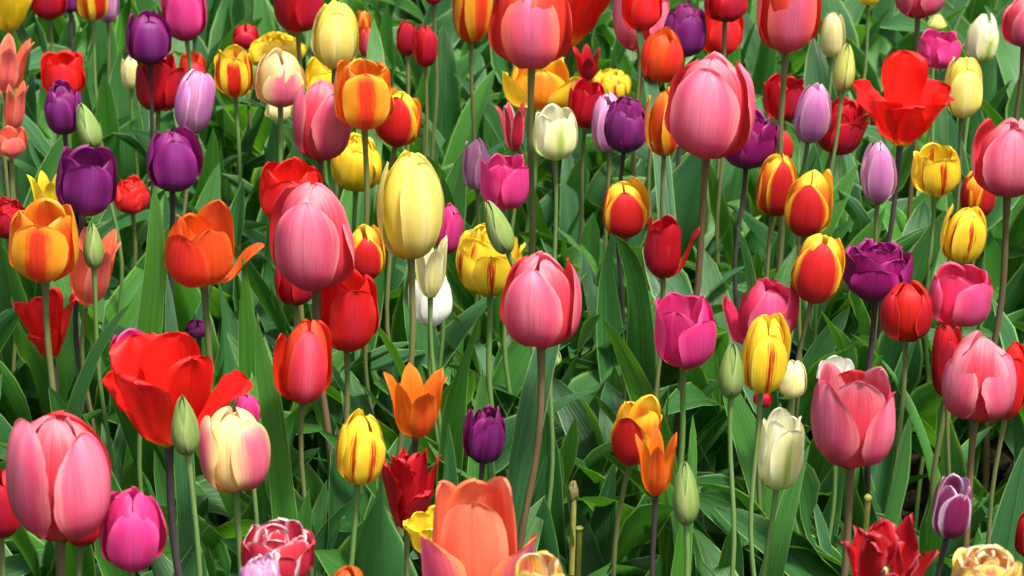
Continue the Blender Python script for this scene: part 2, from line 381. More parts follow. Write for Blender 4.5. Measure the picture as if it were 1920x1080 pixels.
# ---------------------------------------------------------------- tulip blooms
ZC = [0, .05, .18, .36, .55, .74, .90, 1.0]
PROFILE = {
    'E': ([.18, .58, .90, .99, 1.0, .935, .79, .58], [0, .045, .17, .36, .56, .76, .92, 1.0]),
    'I': ([.18, .58, .90, .99, 1.0, .89, .62, .22], [0, .045, .17, .36, .56, .78, .93, 1.0]),
    'J': ([.16, .55, .86, .97, 1.0, .90, .66, .28], ZC),
    'C': ([.18, .60, .90, .99, 1.0, .97, .92, .84], ZC),
    'K': ([.18, .60, .92, 1.0, .98, .93, .86, .76], ZC),
    'T': ([.16, .55, .86, .97, 1.0, .93, .77, .54], ZC),
    'L': ([.15, .46, .72, .84, .88, .94, 1.08, 1.26], ZC),
    'O': ([.13, .42, .65, .82, .94, 1.02, 1.07, 1.06], [0, .07, .22, .41, .60, .77, .90, 1.0]),
    'B': ([.40, .78, 1.0, .98, .82, .58, .32, .10], [0, .07, .25, .44, .62, .79, .92, 1.0]),
    'D': ([.16, .55, .88, 1.0, 1.02, 1.0, .95, .90], ZC),
    'P': ([.14, .45, .75, .92, 1.02, 1.10, 1.18, 1.22], ZC),
}
WT = [0, .08, .25, .45, .65, .80, .90, .96, .988, 1.0]
WSHAPE = {
    'round': [.58, .68, .86, .98, 1.02, .93, .74, .49, .27, .01],
    'point': [.62, .74, .95, 1.0, .80, .50, .27, .11, .05, .01],
    'ogive': [.58, .68, .88, 1.0, .98, .82, .58, .33, .15, .01],
    'broad': [.50, .62, .84, .98, 1.0, .96, .83, .61, .38, .02],
}

def smooth_profile(code):
    r, z = PROFILE[code]
    t = np.linspace(0, 1, len(r))
    T = np.linspace(0, 1, 241)
    rr, zz = np.interp(T, t, r), np.interp(T, t, z)
    k = np.ones(31) / 31
    def sm(a):
        p = np.concatenate([2 * a[0] - a[15:0:-1], a, 2 * a[-1] - a[-2:-17:-1]])
        return np.convolve(p, k, mode='valid')
    return np.maximum(sm(sm(rr)), 0.04), sm(sm(zz))

PROF = {c: smooth_profile(c) for c in PROFILE}

def petal(prof, R, H, az, half, wname, k, rs, hs, tilt, curl, ruf, jag, rng, nt=22, ns=15, flip_tip=0.0):
    """a petal as an (nt, ns, 3) grid in bloom space (z along the flower's axis, azimuth 0 towards -y)"""
    rr, zz = PROF[prof]
    r = rr * R * rs
    z = zz * H * hs
    dr, dz = np.diff(r), np.diff(z)
    T = np.linspace(0, 1, len(r))
    beta = np.arctan2(dr, dz)
    tm = T[1:]
    bend = tilt * np.minimum(1, tm * 5) + curl * tm ** 2 + flip_tip * np.clip((tm - .72) / .28, 0, 1) ** 1.5
    beta2 = beta + bend
    seg = np.hypot(dr, dz)
    r2 = np.concatenate([[r[0]], r[0] + np.cumsum(seg * np.sin(beta2))])
    z2 = np.concatenate([[0], np.cumsum(seg * np.cos(beta2))])
    q = np.linspace(0, 1, nt)
    t = 1 - (1 - q) ** 1.75
    mr, mz = np.interp(t, T, r2), np.interp(t, T, z2)
    rc0 = np.interp(t, T, r)
    be = np.interp(t, tm, beta2)
    s = np.linspace(-1, 1, ns)
    wsh = np.interp(t, WT, WSHAPE[wname])
    floor = np.interp(t, [.3, .62], [.45, .72]) if prof in 'EIJTK' else (.62 if prof == 'O' else .45)
    hw = half * wsh * np.maximum(rc0, floor * R * rs)          # half width along the arc
    rc = np.maximum(rc0, .42 * R * rs) * k
    S, TT = np.meshgrid(s, t)
    edge_noise = 1 + jag * (rng.random((nt, ns)) - .5) * (np.abs(S) > .9)
    wob = 1 + .05 * np.sin(TT * 7 + rng.random() * 6) * np.sign(S)
    x = S * hw[:, None] * edge_noise * wob
    phi = np.clip(x / rc[:, None], -2.2, 2.2)
    lat = rc[:, None] * np.sin(phi)
    inn = rc[:, None] * (1 - np.cos(phi))
    nr, nz = np.cos(be), -np.sin(be)
    # surface relief: midrib groove, low waves, ruffled margin
    p1, p2, p3, p4 = rng.random(4) * 6.28
    d = -.022 * R * np.exp(-(S / .10) ** 2) * np.clip(TT * 2.2, 0, 1) * np.clip((1 - TT) / .15, 0, 1)
    d += .032 * R * np.sin(3.1 * TT + p1) * np.sin(2.3 * S + p2)
    d += .008 * R * np.sin(9 * S + p3) * TT + .009 * R * np.sin(15 * S + p1 + 3 * TT) * TT * np.clip((1 - TT) * 6, 0, 1)
    d += .014 * R * np.sin(5.5 * TT + p4 + 4 * S * np.sin(p2)) * np.abs(S)
    d += ruf * R * (np.abs(S) ** 2.2) * np.sin((9 + 5 * np.sin(p4)) * TT + np.where(S > 0, p1, p3)) * np.clip(TT * 2, 0, 1)
    d += .5 * ruf * R * np.clip((TT - .7) / .3, 0, 1) * np.sin(7 * S + p2)
    d += (.045 if prof not in 'IJ' else -.02) * R * np.abs(S) ** 4                                   # margin lifts a little
    off = d - inn
    pr = mr[:, None] + off * nr[:, None]
    pz = mz[:, None] + off * nz[:, None]
    if jag > 0:
        pz = pz + jag * .12 * H * (rng.random((nt, ns)) - .5) * np.clip((TT - .93) / .07, 0, 1)
    # radial (sin az, -cos az), tangential (cos az, sin az)
    sa, ca = math.sin(az), math.cos(az)
    X = pr * sa + lat * ca
    Y = -pr * ca + lat * sa
    uv = np.stack([S * .5 + .5, TT], -1).reshape(-1, 2)
    return np.stack([X, Y, pz], -1), uv

def bloom_petals(shape, R, H, rot, seed, pet):
    """list of (grid, uv, is_inner) for a flower of the given shape"""
    rng = np.random.default_rng(seed)
    out = []
    J = lambda a: (rng.random() - .5) * 2 * a
    def add(prof, azd, half, wname, k, rs, hs, tilt, curl, ruf, jag, inner, i, flip=0.0, nt=22, ns=15):
        o = (pet.get(i, ()) + (0, 1, 0, 1)[len(pet.get(i, ())):])
        g, uv = petal(prof, R, H, R_(azd), half * o[3], wname, k, rs, hs * o[1], R_(tilt + o[0]), R_(curl + o[2]), ruf, jag, rng, nt, ns, R_(flip))
        out.append((g, uv, inner))
    if shape in 'ECTK':
        half_o = {'E': .88, 'C': .92, 'T': .86, 'K': .95}[shape] + J(.09) + pet.get('h', 0)
        wn = pet.get('w') or ('ogive' if rng.random() < .5 else 'round')
        for i in range(3):
            add(shape, rot + 120 * i + J(5), half_o + J(.06), wn, 1.10 + J(.04), 1.0 + J(.03), (.89 if shape == 'E' else .93) + J(.085), .2 + J(2.6), -.5 + J(5), .045, .03, False, i, J(16))
        for i in range(3):
            add({'E': 'I', 'T': 'J', 'C': 'C', 'K': 'K'}[shape], rot + 60 + 120 * i + J(5), 1.06 + J(.06), wn, .98, .88 + J(.02), 1.0 + J(.04), -.5 + J(2.5), -2 + J(5), .05, .03, True, 3 + i, J(14))
    elif shape == 'L':
        for i in range(3):
            add('L', rot + 120 * i + J(5), .70 + J(.05), 'point', 1.06, 1.0 + J(.03), 1.0 + J(.06), J(3), J(5), .02, 0, False, i, J(8))
        for i in range(3):
            add('L', rot + 60 + 120 * i + J(5), .70 + J(.05), 'point', .98, .91, 1.0 + J(.06), J(3), J(5), .02, 0, True, 3 + i, J(8))
    elif shape == 'O':
        for i in range(3):
            add('O', rot + 120 * i + J(6), (.80 + J(.1)), 'round', 1.15, 1.0 + J(.05), .95 + J(.12), 3 + J(6), 4 + J(8), .14, .14, False, i, J(36))
        for i in range(3):
            add('O', rot + 60 + 120 * i + J(6), (.82 + J(.1)), 'round', 1.05, .90 + J(.04), 1.0 + J(.12), J(6), J(8), .14, .14, True, 3 + i, J(32))
    elif shape == 'B':
        for i in range(3):
            add('B', rot + 120 * i + J(3), 1.16, 'point', 1.05, 1.0, 1.0 + J(.02), 0, J(1.5), .006, 0, False, i)
        for i in range(3):
            add('B', rot + 60 + 120 * i + J(3), 1.0, 'point', .95, .93, .97, 0, 0, .0, 0, True, 3 + i, 0, 16, 9)
    elif shape in 'DF':
        n = 5
        for ring, (rs, hs, m) in enumerate([(1.0, .84, n), (.90, .95, n), (.70, 1.0, n), (.45, 1.0, 4)]):
            for i in range(m):
                add('D' if shape == 'D' else 'E', rot + 360 / m * i + ring * 33 + J(10), .80 + J(.12), 'broad', 1.05, rs + J(.05), hs + J(.07), J(5) + (4 - 3 * ring), J(10), .06, .10, ring > 0, ring * 5 + i, J(22) - 6 * ring, 16, 13)
    elif shape == 'P':
        for ring, (rs, hs, m) in enumerate([(1.0, .90, 4), (.85, 1.0, 4), (.6, .92, 3)]):
            for i in range(m):
                add('P', rot + 360 / m * i + ring * 40 + J(9), .72 + J(.14), ('broad' if rng.random() < .6 else 'point'), 1.2, rs + J(.06), hs + J(.12), 4 + J(9) - 4 * ring, 6 + J(16), .17, .34, ring > 0, ring * 4 + i, J(25), 18, 13)
    return out

def rot_axis(tilt, back):
    """tilt > 0 leans to the right in the photograph, back > 0 leans away"""
    a, b = R_(tilt), R_(back)
    Ry = np.array([[math.cos(a), 0, math.sin(a)], [0, 1, 0], [-math.sin(a), 0, math.cos(a)]])
    Rx = np.array([[1, 0, 0], [0, math.cos(b), math.sin(b)], [0, -math.sin(b), math.cos(b)]])
    return Ry @ Rx

def pistil_parts():
    path = [(0, 0, z) for z in (-.02, .04, .16, .30, .42, .46)]
    v, f = tube(path, np.array([.10, .14, .12, .10, .12, .03]), 8)
    V_, F_, M_ = [v], [f], [np.zeros(len(f), int)]
    off = len(v)
    for i in range(6):
        a = i * math.pi / 3 + .3
        c, s = math.cos(a), math.sin(a)
        path = [(c * q, s * q, z) for q, z in ((.10, .0), (.16, .12), (.20, .22), (.21, .24), (.23, .34), (.24, .44), (.24, .47))]
        v, f = tube(path, np.array([.03, .03, .025, .05, .055, .045, .01]), 6)
        V_.append(v); F_.append(f + off); M_.append(np.ones(len(f), int))
        off += len(v)
    return np.concatenate(V_), np.concatenate(F_), np.concatenate(M_)
PV, PF, PMI = pistil_parts()

# ---------------------------------------------------------------- leaves
LT = [0, .10, .30, .48, .66, .82, .93, .98, 1.0]
LW = [.45, .62, .92, 1.0, .94, .70, .38, .15, .01]

def leaf(base, az, L, W, lean, curl, twist, fold, wave, ph, nt=15, ns=9):
    q = np.linspace(0, 1, nt)
    th = lean + curl * q ** 1.8
    az_ = az + .35 * twist * q
    h = np.stack([np.cos(az_), np.sin(az_), np.zeros(nt)], 1)
    d = np.sin(th)[:, None] * h + np.cos(th)[:, None] * np.array([0, 0, 1.0])
    mid = np.concatenate([[np.zeros(3)], np.cumsum((d[1:] + d[:-1]) * .5 * L / (nt - 1), 0)]) + base
    lat = np.stack([-np.sin(az_), np.cos(az_), np.zeros(nt)], 1)
    nrm = np.cross(lat, d)                  # leans to the plant's axis / upper face
    nrm = -nrm
    tw = twist * q
    lat2 = lat * np.cos(tw)[:, None] + nrm * np.sin(tw)[:, None]
    nrm2 = nrm * np.cos(tw)[:, None] - lat * np.sin(tw)[:, None]
    s = np.linspace(-1, 1, ns)
    hw = W * .5 * np.interp(q, LT, LW)
    f = fold * (1 - .75 * q)
    x = s[None, :] * hw[:, None]
    ax = np.abs(x)
    c = ax * np.cos(f)[:, None] * np.sign(x)
    u = (ax ** 1.35) / np.maximum(hw[:, None], 1e-4) ** .35 * np.sin(f)[:, None]
    u = u + wave * np.sin(10 * q[:, None] + ph + np.where(s > 0, 0, 2.1)[None, :]) * np.abs(s)[None, :] ** 2 * hw[:, None]
    P = mid[:, None, :] + lat2[:, None, :] * c[..., None] - nrm2[:, None, :] * u[..., None] * -1
    return P
LEAF_UV = {}
def leaf_uv(nt, ns):
    if (nt, ns) not in LEAF_UV:
        S, Q = np.meshgrid(np.linspace(0, 1, ns), np.linspace(0, 1, nt))
        LEAF_UV[nt, ns] = np.stack([S, Q], -1).reshape(-1, 2)
    return LEAF_UV[nt, ns]

# ---------------------------------------------------------------- the setting: soil
def soil():
    n = 120
    ys = np.concatenate([np.linspace(-150, .8, 12), np.linspace(1.0, 8.0, n), np.linspace(8.5, 300, 14)])
    xs = np.concatenate([np.linspace(-200, -2.2, 10), np.linspace(-2.0, 2.0, 90), np.linspace(2.2, 200, 10)])
    X, Y = np.meshgrid(xs, ys)
    inb = (np.abs(X) < 2.05) & (Y > .9) & (Y < 8.1)
    Z = np.where(inb, .010 * np.sin(X * 9 + 2 * np.sin(Y * 5)) + .008 * np.sin(Y * 13 + X * 7) + RNG.normal(0, .006, X.shape), 0)
    o = mesh_obj("ground", np.stack([X, Y, Z], -1), grid_faces(len(ys), len(xs)), [SOIL])
    tag(o, "dark brown soil of the tulip bed", "ground", kind="structure")
soil()

# ---------------------------------------------------------------- catalogue of blooms read off the photograph
# x0, y0, x1, y1 outline in the photograph's pixels; variety, shape, rotation, tilt, stem run sideways in pixels, height, label, single petals
CAT = [
 (-45,-62,72,58,'YB','O',20,0,0,.44,"ragged bright yellow open tulip in the top left corner",{}),
 (58,-48,126,38,'CR','E',0,0,10,.44,"dark red tulip cut by the top edge beside the yellow corner tulip",{}),
 (112,-40,152,24,'PU','E',30,0,0,.36,"dull purple tulip half hidden behind a red striped yellow tulip at the top",{}),
 (140,-55,203,38,'YF','E',40,0,0,.46,"yellow tulip with broad red stripe cut by the top edge",{}),
 (178,-45,224,42,'LI','E',10,0,0,.40,"pale lilac tulip tucked behind the yellow one with the broad red stripe",{}),
 (235,18,322,122,'PU','E',20,0,-10,.48,"round purple tulip on a dark stem beside the magenta tulip at the top",{}),
 (303,-40,388,76,'MG','E',0,-3,5,.46,"magenta pink tulip above right of the round purple tulip",{}),
 (512,-55,606,62,'CR','C',50,0,0,.46,"broad crimson tulip cut by the top edge, left of the tall yellow one",{}),
 (583,2,673,130,'YE','T',10,3,0,.50,"tall pale yellow tulip near the top with the orange flamed tulip below it",{}),
 (668,20,696,62,'OR','E',0,0,0,.38,"small orange yellow tulip peeping out right of the tall yellow tulip at the top",{}),
 (672,50,706,108,'RP','E',0,0,0,.36,"small dull pink tulip below the small orange yellow one",{}),
 (743,38,784,104,'CR','T',0,0,0,.46,"left of the twin small crimson tulips on thin stems",{}),
 (772,48,821,126,'CR','T',30,0,0,.48,"right and larger of the twin small crimson tulips on thin stems",{}),
 (793,-45,834,9,'CR','E',0,0,0,.46,"crimson tulip bottom just showing at the top edge above the twin small ones",{}),
 (848,-70,924,80,'OR','T',40,0,0,.50,"tall orange tulip cut by the top edge beside the huge coral pink one",{}),
 (915,-70,1073,130,'PR','E',0,0,-5,.58,"huge coral pink tulip with orange red side petals at the top centre",{}),
 (1050,-135,1172,86,'RO','O',40,14,0,.50,"big glowing red open tulip leaning right behind the huge coral pink tulip",{}),
 (1165,-50,1242,58,'RE','C',20,0,0,.50,"red cup tulip at the top edge in front of a wide pink tulip",{}),
 (1148,-35,1258,98,'PI','C',60,0,0,.40,"wide pink tulip almost hidden behind the red cup at the top edge",{}),
 (1243,3,1326,108,'PU','F',10,4,0,.46,"purple double tulip with crumpled top near the top edge",{}),
 (1320,-45,1402,42,'CR','E',30,0,0,.50,"deep pinkish red tulip cut by the top edge, in front of a scarlet one",{}),
 (1312,10,1394,106,'RE','C',10,3,0,.40,"plain scarlet tulip behind the deep pinkish red one at the top",{}),
 (1418,-85,1540,100,'PR','E',10,0,-25,.56,"large pink tulip with red sides and purple brown stem, cut by the top edge",{}),
 (1538,24,1585,108,'CW','E',0,0,0,.40,"small pale cream yellow tulip behind the tall green bud at the top right",{}),
 (1562,82,1604,172,'BY','B',60,4,-20,.50,"yellowish green bud on a tall stem left of the wide open red tulip",{}),
 (1606,-40,1652,10,'YB','E',0,0,0,.44,"yellow tulip bottom showing at the top edge above the green bud",{}),
 (1678,-75,1774,35,'PI','E',50,0,0,.52,"pink tulip cut by the top edge above the wide open red tulip",{}),
 (1738,24,1776,60,'BY','B',0,0,0,.40,"small yellow green bud beneath the pink tulip at the top right edge",{}),
 (1720,52,1803,130,'MG','C',40,0,0,.42,"bright magenta tulip behind the wide open red tulip",{}),
 (1810,26,1873,118,'GW','E',20,6,0,.42,"white tulip with a green outer petal near the top right corner",{}),
 (1876,-12,1966,90,'PI','E',10,0,0,.50,"pale pink tulip cut by the right edge in the top corner",{}),
 (1600,92,1786,272,'RO','O',5,4,-25,.50,"wide open red tulip with yellow base showing, at the upper right",{0:(0,.74,2,1.25),1:(8,1.0,2,1.25),2:(14,.95,8,1.05),3:(8,.88,10,1.25),4:(-3,1.12,0,1.3),5:(6,.8,6,1.2)}),
 (1770,107,1842,222,'YE','E',10,0,0,.46,"plain pale yellow tulip touching the wide open red one on its right",{}),
 (-32,58,70,172,'SA','L',10,8,0,.44,"salmon red tulip with loose upright petals at the left edge",{}),
 (0,150,56,245,'SA','L',40,6,0,.42,"faded pink salmon tulip with twisted petals near the left edge",{}),
 (-10,235,50,296,'SA','C',20,0,0,.42,"low salmon red tulip beneath the twisted faded one at the left edge",{}),
 (-40,72,9,130,'PU','E',0,0,0,.38,"purple tulip sliver at the left edge beside the salmon red one",{}),
 (78,93,162,186,'RE','C',0,0,0,.40,"bright red tulip behind the frilly purple one at the upper left",{}),
 (82,148,156,253,'PU','F',0,0,0,.46,"frilly topped purple tulip in front of a bright red one",{}),
 (143,193,190,280,'BU','B',60,-14,30,.46,"pale green pointed bud leaning left above the large crumpled purple tulip",{}),
 (227,105,262,167,'CW','E',20,0,0,.36,"small cream tulip peeping from behind the red tulip at the upper left",{}),
 (253,98,346,210,'CR','C',60,3,0,.42,"deep red tulip crossed by the dark stem of the round purple tulip",{}),
 (336,94,386,165,'RP','C',20,0,0,.36,"dull red tulip behind the lilac tulip with white tips",{}),
 (325,130,404,250,'LI','T',60,8,-10,.46,"lilac tulip with white tips leaning right beside the deep red one",{}),
 (402,82,476,183,'YF','C',0,0,0,.46,"yellow cup tulip with one broad red flame beside the cream pink tulip",{}),
 (465,58,576,130,'YB','F',0,0,0,.38,"ragged yellow double tulip behind the cream pink one",{}),
 (436,45,486,92,'CR','E',0,0,0,.36,"small red tulip behind the yellow cup with the red flame",{}),
 (478,90,573,202,'CP','E',20,0,0,.47,"cream and pink striped egg shaped tulip on an olive stem, upper left",{}),
 (573,98,674,192,'YB','C',10,8,0,.39,"yellow tulip squeezed between the cream pink and orange flamed tulips",{}),
 (547,150,660,302,'PI','E',40,2,0,.47,"bright pink tulip with red side petals left of the orange flamed tulip",{}),
 (626,107,739,245,'OR','C',10,0,-12,.50,"orange tulip with red flame and open cup, upper left of centre",{}),
 (701,163,791,277,'RY','E',350,8,0,.46,"red tulip with yellow edges right of the orange flamed cup",{}),
 (497,178,549,228,'CW','E',0,0,0,.36,"cream tulip half hidden under the cream and pink striped one",{}),
 (619,248,716,360,'YB','F',10,2,0,.38,"ruffled yellow double tulip below the orange flamed cup",{}),
 (274,236,381,360,'PU','E',20,2,0,.48,"large smooth purple tulip on a dark stem below the lilac one",{}),
 (105,270,221,406,'PU','C',15,10,15,.48,"large crumpled purple tulip leaning right above the orange flamed tulip at left",{}),
 (50,318,122,402,'YB','L',20,0,0,.40,"jagged yellow tulip behind the large crumpled purple one",{}),
 (-32,368,50,448,'CR','D',0,0,0,.38,"dark red double tulip at the left edge behind the orange flamed one",{}),
 (17,370,148,530,'OR','C',0,2,-5,.50,"large orange tulip with red flame near the left edge",{}),
 (122,424,230,572,'SA','L',30,10,0,.40,"ragged salmon pink tulip behind the green bud at the left",{}),
 (155,415,193,505,'BU','B',50,0,0,.48,"upright green bud in front of the ragged salmon pink tulip",{}),
 (22,538,148,674,'RO','O',90,-4,0,.40,"open red tulip with yellow base behind the stem of the large orange tulip",{0:(5,1.08,2,1.5),4:(8,1.0,6,1.5),2:(4,.55,6,1.2),5:(2,.55,6,1.2),1:(0,.85,0,1.2)}),
 (212,328,280,402,'RE','F',0,0,0,.36,"crumpled red tulip low between the two large purple ones",{}),
 (308,373,496,540,'OS','K',-30,0,-5,.46,"orange red tulip with one petal fallen out to the right",{1:(4,.80,112,.62),4:(9,1.10,4,1.1),0:(3,.97,4,1.1)}),
 (487,292,608,424,'RE','C',0,0,0,.42,"bright red cup tulip behind the big pink tulip left of centre",{}),
 (506,342,665,546,'PI','E',-14,0,0,.54,"big pink tulip with pale edges in front of two red ones, left of centre",{}),
 (514,470,595,574,'CR','E',40,0,0,.38,"crimson tulip mostly hidden beneath the big pink tulip left of centre",{}),
 (650,420,723,527,'RY','E',10,0,0,.40,"red tulip with yellow edges behind the big pale yellow tulip",{}),
 (592,497,711,662,'RE','C',20,2,0,.46,"large plain red tulip below right of the big pink one left of centre",{}),
 (706,281,833,488,'YE','T',30,0,-40,.54,"big pale yellow tulip standing tall left of the picture's centre",{}),
 (815,380,869,476,'MG','E',40,6,0,.40,"magenta tulip half hidden by the big pale yellow one",{}),
 (764,440,840,560,'CW','L',15,0,10,.46,"pale yellow green lily shaped tulip in front of a white one",{}),
 (765,498,849,613,'WH','E',30,0,0,.40,"white tulip behind the pale lily shaped one",{}),
 (854,412,986,558,'YR','D',0,0,0,.42,"ragged yellow double tulip with thin red streaks left of centre",{}),
 (908,375,965,477,'BU','B',55,-20,30,.48,"green bud leaning left in front of the ragged yellow double tulip",{}),
 (937,470,1091,656,'PI','E',-18,0,-110,.52,"big pink tulip with red left petal on a bronze stem at the centre",{}),
 (1010,640,1053,693,'BU','B',0,0,0,.40,"green bud just below the big pink tulip at the centre",{}),
 (511,597,623,760,'RP','E',15,4,0,.48,"rose red tulip with a pointed outer petal on its left side",{2:(7,.84,6,1.1)}),
 (719,680,840,823,'LO','L',20,2,0,.44,"plain orange lily shaped tulip with pointed petals below the white one",{}),
 (867,758,949,871,'PU','F',30,4,0,.40,"small purple tulip right of the orange lily shaped one",{}),
 (629,764,723,910,'YR','E',40,5,-30,.48,"yellow tulip with a small red streak beside the orange lily shaped one",{}),
 (713,838,827,1000,'CR','P',20,3,20,.44,"ragged dark red tulip with pointed petals below the orange lily shaped one",{}),
 (785,893,1008,1165,'CO','K',60,0,0,.56,"large coral orange tulip opening at the bottom centre",{0:(9,.80,12,1.3),2:(8,.82,8,1.2),4:(3,.96,8),3:(2,1.02,2),5:(-2,.97,-6,1.05),1:(2,.98,0)}),
 (756,948,832,1045,'YB','O',20,-8,0,.44,"yellow petals sticking out behind the large coral orange tulip",{}),
 (962,1034,1062,1140,'YP','C',30,0,0,.54,"yellow and peach tulip cut by the bottom edge beside the coral one",{}),
 (192,622,472,842,'RO','O',-20,0,20,.50,"very wide open red tulip with yellow base at the lower left",{0:(7,1.02,2,.98),3:(10,1.14,-2,.95),1:(20,.94,24,.95),5:(8,.95,30,1.1),2:(0,1.0,0,1.1),4:(4,1.08,0,1.1)}),
 (208,615,312,722,'MG','C',20,0,0,.38,"magenta tulip rim peeping behind the very wide open red tulip",{}),
 (320,738,373,856,'BU','B',60,-2,25,.54,"large green bud standing in front of the very wide open red tulip",{}),
 (372,760,506,926,'CP','E',55,0,0,.50,"rose tulip with pale yellow top at the lower left",{}),
 (438,738,491,800,'MG','E',20,0,0,.38,"dull pink tulip behind the rose one with the pale yellow top",{}),
 (10,770,205,1019,'PI','E',60,2,-15,.58,"largest pink tulip with red gap down its front at the lower left",{'h':.16,0:(0,1.05,0),2:(0,1.08,0)}),
 (-48,872,46,1010,'CR','E',20,0,5,.48,"dark red tulip at the left edge behind the largest pink one",{}),
 (112,900,198,1026,'CR','E',10,6,0,.48,"dark red tulip between the largest pink and the magenta one",{}),
 (187,910,313,1073,'MG','E',10,4,0,.54,"bright magenta tulip at the lower left below the very wide open red one",{}),
 (449,973,592,1100,'RW','D',0,4,0,.50,"red double tulip with white fringed edges at the bottom left",{}),
 (448,1036,527,1120,'LI','F',0,0,0,.58,"small lilac pink tulip in front of the red and white fringed one",{}),
 (617,1058,690,1140,'OS','E',40,0,0,.56,"orange tulip top just showing at the bottom edge",{}),
 (1747,886,1821,1012,'PW','K',10,6,-10,.48,"small purple tulip with white edged petals at the lower right",{'w':'ogive'}),
 (1576,963,1764,1125,'PA','P',0,0,0,.54,"dark red parrot tulip with crumpled petals at the bottom right",{}),
 (1780,1020,1916,1130,'YP','D',10,0,0,.56,"yellow and pink double tulip cut by the bottom edge",{}),
 (1902,955,1968,1050,'CR','E',0,0,0,.48,"dark red tulip at the right edge near the bottom",{}),
 (1522,678,1680,882,'PI','C',60,0,-60,.54,"big pink tulip with ruffled pale rim and dark base, lower right",{'h':.14,0:(0,1.0,0),2:(0,1.04,0)}),
 (1530,666,1602,725,'WH','C',0,0,0,.38,"white petal of a tulip behind the big ruffled pink one",{}),
 (1460,674,1513,749,'CW','E',0,0,0,.38,"cream tulip behind the yellow one with bold red streaks",{}),
 (1422,763,1508,921,'GW','C',20,4,-5,.48,"greenish white tulip standing alone at the lower right",{}),
 (1389,586,1482,740,'YR','E',15,2,0,.48,"yellow tulip with bold red streaks in front of a hot pink one",{}),
 (1355,520,1497,656,'MP','E',12,0,0,.42,"hot pink tulip with two outer petals sticking out sideways",{2:(10,.75,34,.9),3:(8,.97,16,.9)}),
 (1225,548,1343,693,'MG','C',35,0,0,.47,"magenta tulip with open cup right of the centre",{}),
 (1347,640,1396,748,'BU','B',60,0,0,.47,"green bud left of the yellow tulip with bold red streaks",{}),
 (1144,740,1242,874,'RY','C',330,10,-40,.45,"red tulip with yellow edges behind the small orange pointed one",{}),
 (1190,798,1270,934,'LO','L',0,0,-5,.47,"small orange tulip with pointed petals at the lower centre right",{}),
 (1261,863,1312,987,'BU','B',55,-3,0,.48,"green bud right of the small orange pointed tulip",{}),
 (1207,402,1313,523,'CR','C',-30,0,0,.46,"crimson tulip with a petal bent out to the right",{1:(12,1.0,14,.8)}),
 (1129,332,1218,447,'RY','E',10,-3,0,.46,"red tulip with yellow edges standing alone right of centre",{}),
 (1417,288,1493,406,'RY','E',20,4,-10,.44,"left and smaller of two touching red tulips with yellow edges",{}),
 (1471,317,1561,444,'RY','E',350,4,0,.47,"right and larger of two touching red tulips with yellow edges",{}),
 (1482,438,1584,570,'RY','E',350,10,-5,.47,"lean red tulip with yellow edges left of the double plum one",{}),
 (1577,446,1712,566,'PD','D',0,0,0,.44,"large double plum tulip with many petals at the right",{}),
 (1651,525,1750,642,'CE','E',60,0,0,.46,"dark red tulip with thin orange petal edges below the double plum one",{}),
 (1741,490,1860,614,'MP','C',30,5,0,.46,"pink tulip right of the dark red one with orange edges",{}),
 (1769,618,1908,792,'PI','E',55,3,-5,.52,"large pink tulip in front of two red ones at the right edge",{'h':.12,0:(0,1.02,0),2:(0,1.0,0)}),
 (1746,608,1808,748,'CR','E',0,-4,0,.42,"dark red tulip behind the left side of the large right edge pink one",{}),
 (1862,638,1928,788,'RE','E',0,4,0,.44,"red tulip behind the right side of the large right edge pink one",{}),
 (1764,382,1849,494,'YR','E',10,6,-5,.46,"yellow tulip with fine red streaks above the pink one at right",{}),
 (1709,266,1801,369,'YR','C',10,0,0,.45,"yellow cup tulip with red streaks below the wide open red one",{}),
 (1801,315,1868,408,'RY','E',40,0,0,.40,"red and yellow tulip behind the pink one at the right edge",{}),
 (1821,218,1966,371,'PI','E',355,0,10,.50,"pink tulip cut by the right edge, upper right",{}),
 (1613,265,1682,383,'LI','T',0,0,0,.45,"lilac tulip with white tips below the wide open red one",{}),
 (1489,156,1559,268,'LI','T',10,6,0,.45,"pale lilac tulip left of the wide open red one",{}),
 (1528,178,1630,292,'CR','D',10,14,0,.38,"dark red tulip with splayed pointed petals behind the pale lilac one",{}),
 (1350,203,1462,318,'PD','D',20,4,0,.42,"double plum tulip behind the giant pink one at upper right",{}),
 (1448,245,1487,305,'RE','E',0,0,0,.36,"red tulip sliver between the double plum and pale lilac tulips",{}),
 (1430,136,1510,228,'CR','C',30,0,0,.40,"dark red tulip behind the brown stem of the large pink one with red sides",{}),
 (1246,99,1416,299,'PI','E',-20,3,-60,.58,"giant pink tulip with bluish pink front petal at upper right",{}),
 (1208,163,1282,293,'OR','T',30,0,-5,.48,"slim orange tulip half hidden by the giant pink one",{}),
 (1132,178,1214,288,'PU','F',30,4,0,.46,"purple tulip between pale lilac and slim orange ones",{}),
 (1109,173,1170,286,'LI','E',10,-3,0,.40,"pale lilac tulip half hidden by the purple one right of centre",{}),
 (999,193,1084,302,'GW','C',15,0,0,.46,"creamy white tulip with green stripes right of the tall centre stem",{}),
 (928,188,992,284,'RW','L',20,0,0,.40,"red tulip with white tips left of the creamy green striped one",{}),
 (940,98,1089,207,'YO','C',60,6,0,.42,"open yellow tulip with orange inner petals beneath the huge coral pink one",{0:(10,1,6),2:(14,1,8)}),
 (1064,145,1137,241,'CR','C',30,3,0,.40,"dull crimson tulip right of the open yellow and orange one",{}),
 (1108,128,1184,190,'YR','F',0,0,0,.36,"small yellow double tulip with red touch behind the lilac and purple pair",{}),
 (1074,80,1125,152,'CR','L',0,0,0,.36,"small red tulip behind the huge coral pink one",{}),
 (1201,50,1282,156,'OS','T',40,6,0,.46,"scarlet orange tulip with upright petals in front of the purple double one",{}),
